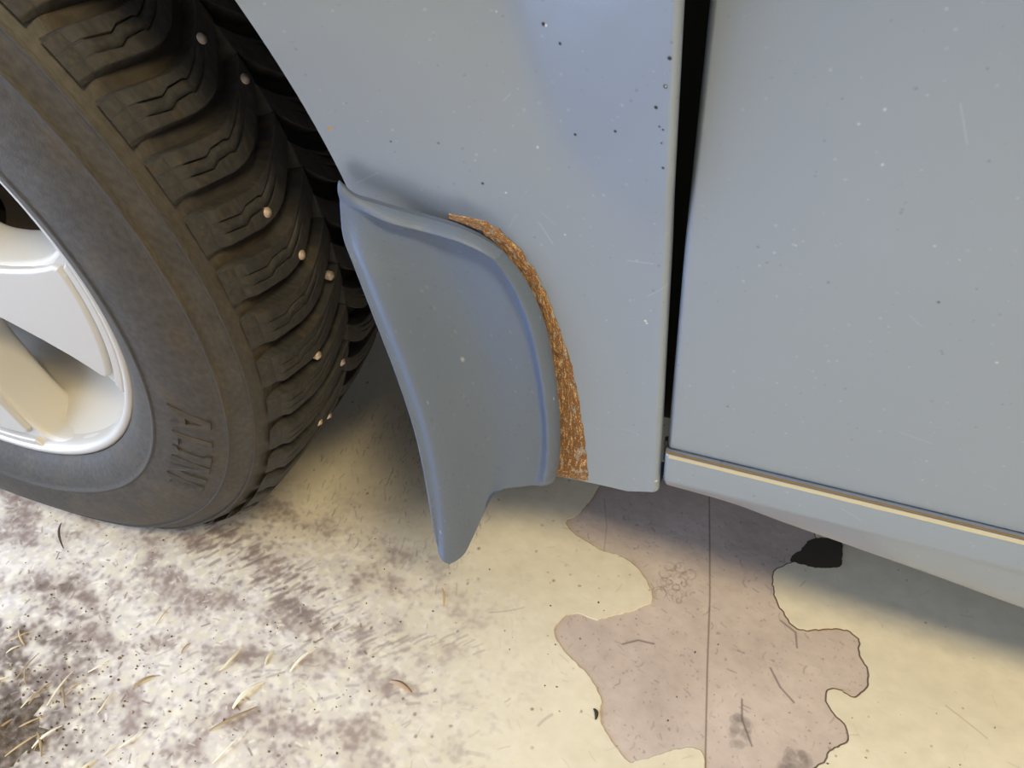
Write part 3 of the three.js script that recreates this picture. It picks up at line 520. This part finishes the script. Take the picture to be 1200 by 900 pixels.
  const hub = lathe([[0.0001, -0.004], [0.026, -0.004], [0.030, -0.007], [0.031, -0.014], [0.060, -0.016], [0.064, -0.03]], 60);
  mesh('hub_cap', hub, M.alloy, wheel);
  mesh('brake_disc', lathe([[0.03, -0.080], [0.126, -0.080], [0.127, -0.082], [0.127, -0.100], [0.03, -0.100]], 90), M.steel, wheel);
  mesh('brake_shield', lathe([[0.02, -0.112], [0.140, -0.112], [0.142, -0.116], [0.02, -0.118]], 90), M.black, wheel);
}

// ---------------------------------------------------------------- litter on the floor
const strawMat = ['#d9cfae', '#e6e0cc', '#bda57c', '#9c8660'].map((c) => new THREE.MeshStandardMaterial({ color: c, roughness: 0.8 }));
function stalk(len, w, bend, lift) {      // a split, flattened stalk that tapers and bows
  return grid(4, 14, (u, v) => { const t = v - 0.5, a = u * 2 * Math.PI, k = w * (0.35 + 0.65 * Math.sin(Math.PI * clamp(0.08 + 0.9 * v))); return [len * t, 0.0003 + lift * (1 - (2 * t) ** 2) + 0.35 * k * (1 + Math.sin(a)), bend * len * (t * t * 4 - 0.5) * 0.25 + k * Math.cos(a) * 0.5]; });
}
const stalks = [stalk(0.026, 0.0026, 0.12, 0.002), stalk(0.022, 0.0022, -0.35, 0.002), stalk(0.016, 0.0024, 0.25, 0.001), stalk(0.034, 0.0020, -0.15, 0.003)];
function straw(k, mat, x, z, turn, label, group, y = 0, scale = 1, tilt = 0, name = 'straw_stalk') {
  const m = mesh(name, stalks[k], mat); m.position.set(x, y, z); m.rotation.set(0, turn, tilt, 'YXZ'); m.scale.setScalar(scale);
  return tag(m, label, name === 'twig' ? 'twig' : 'straw', group);
}
{
  const strawGroup = 'dry straw scattered on the dirty floor in front of the tyre';
  for (let i = 0; i < 40; i++) {
    const corner = i < 27, x = corner ? -0.41 + rr(-0.09, 0.09) : rr(-0.52, -0.24), z = corner ? 0.205 + rr(-0.05, 0.07) : rr(0.10, 0.25);
    straw(i % 4, strawMat[Math.floor(rnd() * 4)], x, z, rnd() < 0.75 ? rr(0.8, 1.7) : rr(0, 3.14), 'thin dry straw stalk lying in the dirt before the tyre', strawGroup, 0, rr(0.5, 1.1));
  }
  const own = [
    [2, 1, -0.268, 0.143, 1.2, 'broad pale curved blade, upper of two by the lower frame edge left of centre', 1.7],
    [3, 1, -0.257, 0.180, 1.25, 'long pale curved blade, lower of two by the lower frame edge left of centre', 0.9],
    [0, 1, -0.392, 0.222, 1.15, 'bright white straw on the dark soil in the lower left corner', 0.9],
    [1, 2, -0.1645, 0.0196, 2.1, 'short tan straw on clean floor below the mud flap tail', 0.75],
  ];
  for (const [k, c, x, z, t, label, s] of own) straw(k, strawMat[c], x, z, t, label, undefined, 0, s);
  const chip = mesh('wood_chip', stalks[0], new THREE.MeshStandardMaterial({ color: '#b59a86', roughness: 0.85 })); chip.position.set(-0.162, 0, 0.0975); chip.rotation.y = -0.12; chip.scale.set(0.75, 0.8, 1.6);
  tag(chip, 'pale pinkish brown wood splinter on the floor right of the tyre tracks', 'wood chip');
  const ch = mesh('bark_chip', stalks[2], new THREE.MeshStandardMaterial({ color: '#3a3328', roughness: 0.9 })); ch.position.set(-0.0215, 0, 0.068); ch.rotation.y = -1.1; ch.scale.set(0.5, 0.9, 1.2);
  tag(ch, 'small dark bark chip lying at the left edge of the peeled patch', 'bark');
  const twigMat = new THREE.MeshStandardMaterial({ color: '#5b4a38', roughness: 0.9 });
  const tw = mesh('twig', stalks[3], twigMat); tw.position.set(-0.515, 0, 0.078); tw.rotation.y = -0.75; tw.scale.set(0.9, 1.1, 1.1);
  tag(tw, 'thin dark twig on the floor just below the tyre', 'twig');
  // soil that has fallen off: a low ragged mound in the corner, and crumbs nobody could count
  const soil = grid(40, 40, (u, v) => { const a = u * 2 * Math.PI, r = v * (0.026 + 0.034 * fbm(Math.cos(a) * 3.2, Math.sin(a) * 3.2, 81, 4)), x = r * Math.cos(a) * 1.15, z = r * Math.sin(a); return [x, 0.0002 + (1 - v) * 0.0032 * (0.7 + 2.2 * (fbm(x * 90, z * 90, 83, 4) + 0.15)), z]; }, (p) => [p[0], p[2]], true);
  const soilTex = dataTex(256, (u, v) => { const s = 88 + 90 * fbm(u * 18, v * 18, 85, 5) + rr(-10, 10); return [s + 12, s + 1, s - 9]; }, true, THREE.MirroredRepeatWrapping);
  const so = mesh('soil_clump', soil, new THREE.MeshStandardMaterial({ map: rep(soilTex, 9), roughness: 1 })); so.position.set(-0.425, 0, 0.232);
  tag(so, 'dark brown crumbly soil with straw in it at the lower left corner', 'soil');
  const cg = new THREE.IcosahedronGeometry(1, 0); const n = 700;
  const im = new THREE.InstancedMesh(cg, new THREE.MeshStandardMaterial({ color: 0xffffff, roughness: 1 }), n), o = new THREE.Object3D(), cols = [[0.13, 0.085, 0.055], [0.22, 0.16, 0.11], [0.09, 0.065, 0.05], [0.36, 0.30, 0.24]];
  for (let i = 0; i < n; i++) {
    const q = rnd(), x = q < 0.45 ? -0.42 + 0.13 * (rnd() + rnd() - 1) : q < 0.85 ? rr(-0.62, -0.18) : rr(-0.3, 0.25), z = q < 0.45 ? 0.215 + 0.10 * (rnd() + rnd() - 1) : q < 0.85 ? rr(0.045, 0.27) : rr(-0.02, 0.12), s = rr(0.0003, 0.0010) * (q < 0.45 ? 1.3 : 1);
    o.position.set(x, s * 0.4, z); o.rotation.set(rr(0, 6), rr(0, 6), rr(0, 6)); o.scale.set(s, s * 0.6, s * rr(0.6, 1.4)); o.updateMatrix(); im.setMatrixAt(i, o.matrix); im.setColorAt(i, new THREE.Color().setRGB(...cols[i % 4]));
  }
  im.name = 'dirt_crumbs'; im.castShadow = im.receiveShadow = true; scene.add(im); im.userData.kind = 'stuff'; im.userData.label = 'brown dirt crumbs strewn over the floor before the tyre'; im.userData.category = 'dirt';
}
renderer.render(scene, camera);
